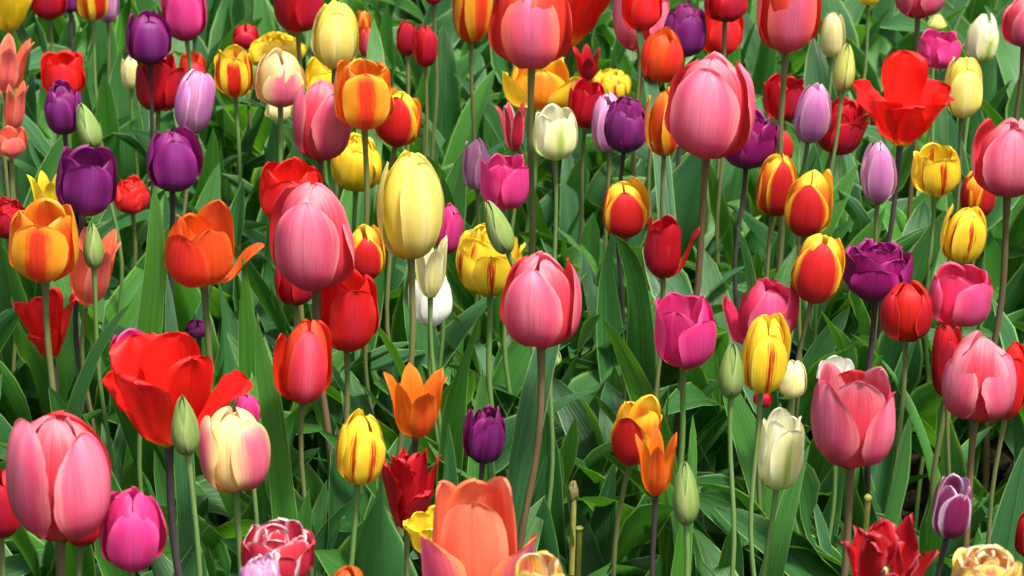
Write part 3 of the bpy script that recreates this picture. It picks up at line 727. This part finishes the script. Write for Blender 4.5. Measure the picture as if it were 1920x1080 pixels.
 (899,287,992,393,'MG','C',50,0,0,.44,"magenta tulip crossed by a green stem left of the tall centre stem",{}),
 (866,259,924,357,'LI','E',30,0,0,.40,"lilac tulip with white stripe behind the magenta one near the centre",{}),
 (346,598,398,634,'PU','E',0,0,0,.34,"purple tulip tip low behind the very wide open red one",{}),
 (1412,730,1448,764,'CR','E',0,0,0,.36,"dark red tulip below the yellow one with bold red streaks",{}),
]

# ---------------------------------------------------------------- depths: neighbours that overlap in view stand one behind the other
N = len(CAT)
D = np.array([depth_at((c[0] + c[2]) / 2, (c[1] + c[3]) / 2, c[9]) for c in CAT])
for _ in range(60):
    moved = False
    for i in range(N):
        for j in range(i + 1, N):
            a, b = CAT[i], CAT[j]
            ox = min(a[2], b[2]) - max(a[0], b[0])
            oy = min(a[3], b[3]) - max(a[1], b[1])
            if ox < 3 or oy < 3:
                continue
            wa, wb = min(a[2] - a[0], 170) * D[i] / FPX, min(b[2] - b[0], 170) * D[j] / FPX
            need = .46 * (wa + wb) * min(1, .45 + min(ox, oy) / 60)
            n, f = (i, j) if D[i] <= D[j] else (j, i)
            if D[f] - D[n] < need - 1e-4:
                lack = need - (D[f] - D[n])
                D[f] += .7 * lack
                D[n] -= .3 * lack
                moved = True
    if not moved:
        break

TULIPS = []          # (centre px, py, half width px, half height px, depth, world centre, radius)
LEAF_PLAN = []       # leaves owned by tulips, built after the pruning test

def build_tulip(idx, row):
    x0, y0, x1, y1, var, shape, rot, tilt, lean, h0, label, pet = row
    rng = random.Random(1000 + idx * 17)
    if var == 'RY':
        pet = dict(pet, w='ogive', h=.12)
    om, im, sm, group = V[var]
    d = D[idx]
    wm, hm = (x1 - x0) * d / FPX, (y1 - y0) * d / FPX
    R, H = wm * .5, hm * .95
    M = rot_axis(tilt, rng.uniform(-3, 3))
    for _ in range(5):
        ps = bloom_petals(shape, R, H, rot, 50 + idx, pet)
        P = np.concatenate([g.reshape(-1, 3) for g, _, _ in ps]) @ M.T
        sx, sy = P @ RIGHT, P @ UP
        bw, bh = np.ptp(sx), np.ptp(sy)
        R *= (wm / bw) ** .9
        H *= np.clip(hm / bh, .6, 1.6)
        H = max(H, .8 * R)
    ps = bloom_petals(shape, R, H, rot, 50 + idx, pet)
    P = np.concatenate([g.reshape(-1, 3) for g, _, _ in ps]) @ M.T
    sx, sy = P @ RIGHT, P @ UP
    c = point((x0 + x1) / 2, (y0 + y1) / 2, d)
    # bloom base so that the outline's middle falls on c
    ctr3 = (P.max(0) + P.min(0)) / 2
    Pb = c - ctr3
    sh_x = (sx.max() + sx.min()) / 2 - ctr3 @ RIGHT
    sh_y = (sy.max() + sy.min()) / 2 - ctr3 @ UP
    Pb = Pb - RIGHT * sh_x - UP * sh_y
    axis = M @ np.array([0, 0, 1.0])
    gx = Pb[0] + lean * d / FPX + rng.uniform(-.012, .012)
    gy = Pb[1] + rng.uniform(-.03, .03)
    base = np.array([gx, gy, 0.0])
    bud = var in ('BU', 'BY')
    root = bpy.data.objects.new("tulip_bud" if bud else "tulip", None)
    COL.objects.link(root)
    root.location = base
    root.empty_display_size = .05
    tag(root, label, "tulip bud" if bud else "tulip", group)
    # bloom
    bl = mesh_obj("bloom", PV * np.array([R, R, H]) * .95, PF, [PISTIL, ANTHER], root, fmat=PMI)
    a, b = R_(tilt), 0
    import mathutils
    bl.matrix_local = mathutils.Matrix.Translation(Pb - base) @ mathutils.Matrix([list(r) for r in M]).to_4x4()
    for g, uv, inner in ps:
        nt, ns, _ = g.shape
        mesh_obj("petal", g, grid_faces(nt, ns), [im if inner else om], bl, uvs=uv)
    # stem
    L = Pb[2]
    q = np.linspace(0, 1, 16)[:, None]
    p0, p3 = np.zeros(3), Pb - base + axis * .004
    p1 = np.array([rng.uniform(-.01, .01), rng.uniform(-.01, .01), .45 * L])
    p2 = p3 - axis * .38 * L
    path = (1 - q) ** 3 * p0 + 3 * q * (1 - q) ** 2 * p1 + 3 * q ** 2 * (1 - q) * p2 + q ** 3 * p3
    path[:, 0] += .0045 * np.sin(q[:, 0] * 9 + idx) * np.sin(q[:, 0] * math.pi)
    rad = np.clip(R * .092, .0021, .0033) * np.interp(q[:, 0], [0, .6, .95, 1], [1.25, 1.05, 1.0, 1.35])
    v, f = tube(path, rad, 10)
    mesh_obj("stem", v, f, [STEM[sm]], root)
    cx, cy, cz = project(c)
    TULIPS.append(((x0 + x1) / 2, (y0 + y1) / 2, (x1 - x0) / 2, (y1 - y0) / 2, d, c, max(wm, hm) / 2))
    n = rng.choice([2, 3, 3])
    a0 = rng.uniform(0, 6.28)
    for k in range(n):
        LEAF_PLAN.append((root, base, a0 + k * 6.28 / n + rng.uniform(-.5, .5), rng))
    return root

for i_, row_ in enumerate(CAT):
    build_tulip(i_, row_)


# ---------------------------------------------------------------- spent stalks, a withered bud and clods of earth seen through the gaps
STRAW = plain_material("yellow_green_stalk", (0.25, 0.26, 0.05), (0.36, 0.34, 0.08), 90)
WITHER = plain_material("withered_brown", (0.10, 0.07, 0.03), (0.24, 0.20, 0.08), 120)
CLOD = plain_material("clod_brown", (0.05, 0.032, 0.018), (0.16, 0.105, 0.06), 70, 0.9, 0.2, 0.9, (1, 1, 1), 0.01)

def reserve(px, py, hw, hh, d, r):
    TULIPS.append((px, py, hw, hh, d, point(px, py, d), r))

def lump(name, c, rx, ry, rz, mat, seed, rough, parent=None):
    rng = np.random.default_rng(seed)
    nt, ns = 15, 22
    th, ph = np.meshgrid(np.linspace(0, np.pi, nt), np.linspace(0, 2 * np.pi, ns), indexing='ij')
    k = 1 + rough * (np.sin(3 * ph + seed) * np.sin(2 * th) + .6 * np.sin(5 * ph + 2) * np.sin(4 * th + seed) + .5 * (rng.random((nt, ns)) - .5) * np.sin(th))
    k[:, -1] = k[:, 0]
    P = np.stack([rx * k * np.sin(th) * np.cos(ph), ry * k * np.sin(th) * np.sin(ph), rz * k * np.cos(th)], -1) + np.asarray(c)
    return mesh_obj(name, P, grid_faces(nt, ns)[:, ::-1], [mat], parent)

def stalk(px, py, h, rpx, label, kind):
    d = depth_at(px, py, h)
    top = point(px, py, d)
    base = np.array([top[0] - .012, top[1] + .01, 0])
    root = bpy.data.objects.new("spent_stalk", None)
    COL.objects.link(root)
    root.location = base
    tag(root, label, "flower stalk", "spent tulip stalks")
    q = np.linspace(0, 1, 10)[:, None]
    path = (top - base) * q + np.array([.012, 0, 0]) * q * (1 - q)
    v, f = tube(path, .0028 * np.interp(q[:, 0], [0, .9, 1], [1.2, 1, 1.1]), 8)
    mesh_obj("stem", v, f, [STRAW], root)
    r = rpx * d / FPX
    if kind == 'knob':
        lump("seed_head", top - base + np.array([0, 0, r * .6]), r, r, r, STRAW, 3, .06, root)
    elif kind == 'cut':
        lump("cut_end", top - base, r, r, r * .35, STRAW, 4, .05, root)
    else:
        lump("withered_head", top - base + np.array([0, 0, r * 1.1]), r * .75, r * .7, r * 1.7, WITHER, 5, .16, root)
        P = leaf(top - base - np.array([0, 0, .05]), 2.9, .085, .014, .1, .2, .3, .5, .2, 1)
        mesh_obj("leaf", P, grid_faces(P.shape[0], P.shape[1]), [LEAF], root, uvs=leaf_uv(P.shape[0], P.shape[1]))
    reserve(px, py + 40, 22, 60, d, .015)

stalk(1627, 938, .24, 8, "bare yellow green stalk ending in a round knob above the red parrot tulip", 'knob')
stalk(1086, 990, .22, 8, "short cut off stalk standing low at the bottom centre", 'cut')
stalk(1075, 935, .28, 13, "withered brown bud on its stalk at the lower centre", 'wither')
for px, py, rp, lab in ((1707, 940, 24, "brown clod of earth in the gap left of the small white edged purple tulip"),
                        (1868, 868, 26, "brown clod of earth under the leaves near the right edge")):
    d = depth_at(px, py, .02)
    c = point(px, py, d)
    r = rp * d / FPX
    o = lump("earth_clod", np.zeros(3), r, r * .9, r * .75, CLOD, px, .13)
    o.location = c
    tag(o, lab, "clod", "clods of earth")
    reserve(px, py, rp + 6, rp + 4, d, r)

TB = np.array([[t[0], t[1], t[2], t[3], t[4]] for t in TULIPS])
TC = np.array([t[5] for t in TULIPS])
TR = np.array([t[6] for t in TULIPS])

def leaf_clear(P):
    """no leaf may stick through a bloom, nor stand in front of one"""
    pts = P[1:, ::2].reshape(-1, 3)
    x, y, z = project(pts)
    dx = (x[:, None] - TB[None, :, 0]) / (TB[None, :, 2] * .97 + 2)
    dy = (y[:, None] - TB[None, :, 1]) / (TB[None, :, 3] * .97 + 2)
    inside = (dx * dx + dy * dy < 1) & (z[:, None] < TB[None, :, 4] + .01)
    if inside.any():
        return False
    r = np.linalg.norm(pts[:, None, :] - TC[None], axis=2)
    return not (r < TR[None] * .95).any()

def leaf_params(rng, big=1.0):
    L = rng.uniform(.22, .38) * big
    W = L * rng.uniform(.09, .19)
    lean = rng.uniform(.05, .38)
    curl = rng.choice([rng.uniform(-.3, .4), rng.uniform(.2, .9), rng.uniform(.6, 1.4), rng.uniform(1.2, 2.4)])
    return dict(L=L, W=W, lean=lean, curl=curl, twist=rng.uniform(-1.4, 1.4), fold=rng.uniform(.25, 1.05),
                wave=rng.choice([.2, .45, .7, 1.0]) * rng.uniform(.5, 1.2), ph=rng.uniform(0, 6.28))

def place_leaf(base, az, rng, tries=9, big=1.0, nt=15, ns=9):
    pr = leaf_params(rng, big)
    for k in range(tries):
        P = leaf(base, az, nt=nt, ns=ns, **pr)
        if P[..., 2].min() > -.02 and leaf_clear(P):
            return P
        if k % 3 == 2:
            pr = leaf_params(rng, big)
        else:
            pr['L'] *= .88
            pr['W'] *= .93
            az += rng.uniform(-.8, .8)
    return None

for root_, base_, az_, rng_ in LEAF_PLAN:
    b = base_ + np.array([math.cos(az_), math.sin(az_), 0]) * .006
    P = place_leaf(b, az_, rng_)
    if P is not None:
        mesh_obj("leaf", P - base_, grid_faces(P.shape[0], P.shape[1]), [LEAF], root_, uvs=leaf_uv(P.shape[0], P.shape[1]))


ROOTS = [o for o in bpy.data.objects if o.type == 'EMPTY' and o.parent is None]
BY_LABEL = {o["label"]: o for o in ROOTS}

def long_leaf(owner, tip, wpx, dd, bow=0.0, face=0.0, curlpx=0.0, wave=.38, nt=18, ns=9):
    """a large leaf of a given plant, from its base up to a tip point; bow swings its middle sideways (m)"""
    k = next(i for i, c in enumerate(CAT) if owner in c[10])
    root = BY_LABEL[CAT[k][10]]
    base = np.array(root.location)
    d = D[k] + dd
    p3 = point(tip[0], tip[1], d)
    W = .72 * wpx * d / FPX
    q = np.linspace(0, 1, nt)[:, None]
    b0 = base + np.array([0, -.004, 0])
    p1 = b0 + np.array([bow, 0, .4 * p3[2]])
    p2 = p3 * .55 + b0 * .45 + np.array([bow, 0, .30 * p3[2] + curlpx])
    mid = (1 - q) ** 3 * b0 + 3 * q * (1 - q) ** 2 * p1 + 3 * q ** 2 * (1 - q) * p2 + q ** 3 * p3
    tan = np.gradient(mid, axis=0)
    tan /= np.linalg.norm(tan, axis=1)[:, None]
    ang = face + 1.6 * (q[:, 0] - .6) * (1 if tip[0] % 4 < 2 else -1)
    mid[:, 0] += .10 * W * np.sin(7 * q[:, 0] + tip[0]) * q[:, 0]
    mid[:, 1] += .25 * W * np.sin(6 * q[:, 0] + tip[1]) * q[:, 0]
    lat = np.stack([np.cos(ang), np.sin(ang), 0 * ang], 1)
    lat -= tan * (lat * tan).sum(1)[:, None]
    lat /= np.linalg.norm(lat, axis=1)[:, None]
    nrm = np.cross(lat, tan)
    s = np.linspace(-1, 1, ns)
    hw = W * .5 * np.interp(q[:, 0], LT, LW)
    x = s[None] * hw[:, None]
    f = .5 * (1 - .7 * q)
    up = np.abs(x) ** 1.3 / np.maximum(hw[:, None], 1e-4) ** .3 * np.sin(f) + wave * np.sin(13 * q + tip[0] + np.where(s > 0, 0, 2)[None]) * s[None] ** 2 * hw[:, None]
    P = mid[:, None] + lat[:, None] * (x * np.cos(f))[..., None] + nrm[:, None] * up[..., None]
    mesh_obj("leaf", P - base, grid_faces(nt, ns), [LEAF], root, uvs=leaf_uv(nt, ns))

for a in [
    ("very wide open red tulip", (318, 508), 62, .12, .0, .3),
    ("upright green bud in front of the ragged", (292, 345), 70, .05, .03, -.2),
    ("rose red tulip with a pointed", (488, 600), 78, .03, -.02, .4),
    ("large coral orange tulip", (836, 792), 70, .06, .0, -.5),
    ("pale yellow green lily shaped", (893, 598), 70, -.03, -.01, .3),
    ("red tulip with yellow edges standing alone", (1152, 448), 90, -.06, .03, .2),
    ("greenish white tulip standing alone", (1524, 838), 70, .06, -.02, -.3),
    ("small orange tulip with pointed petals at the lower", (1296, 780), 60, .05, .01, .2),
    ("big pink tulip with ruffled pale rim", (1712, 770), 100, .08, .02, .5),
    ("big pink tulip with red left petal", (1098, 505), 85, .10, -.02, .3),
    ("magenta tulip with open cup", (1135, 590), 90, .0, .02, .2),
    ("orange red tulip with one petal fallen", (452, 470), 60, .0, .03, .3),
    ("large orange tulip with red flame", (250, 566), 46, -.02, -.03, .1),
    ("lean red tulip with yellow edges", (1377, 420), 60, .0, .0, .2),
    ("tall pale yellow tulip near the top", (700, 40), 80, .25, .02, .1),
    ("slim orange tulip half hidden", (1190, 40), 50, .30, .02, .1),
]:
    long_leaf(*a)

# ---------------------------------------------------------------- the mass of leaves between the stems: nobody could count it
def foliage():
    rng = random.Random(5)
    VV, FF, UU = [], [], []
    off = 0
    y = 1.75
    while y < 6.4:
        half = .19 * y + .40
        x = -half
        while x < half:
            cx, cy = x + rng.uniform(-.045, .045), y + rng.uniform(-.045, .045)
            a0 = rng.uniform(0, 6.28)
            big = rng.uniform(.8, 1.12)
            for k in range(rng.choice([2, 3, 3, 4])):
                az = a0 + k * 2.1 + rng.uniform(-.5, .5)
                P = place_leaf(np.array([cx, cy, -.004]), az, rng, 6, big)
                if P is None:
                    continue
                VV.append(P.reshape(-1, 3)); FF.append(grid_faces(P.shape[0], P.shape[1], off)); UU.append(leaf_uv(P.shape[0], P.shape[1]))
                off += P.shape[0] * P.shape[1]
            x += .074
        y += .074
    o = mesh_obj("tulip_foliage", np.concatenate(VV), np.concatenate(FF), [LEAF], uvs=np.concatenate(UU))
    tag(o, "mass of broad green tulip leaves filling the bed between the stems", "foliage", kind="stuff")
foliage()
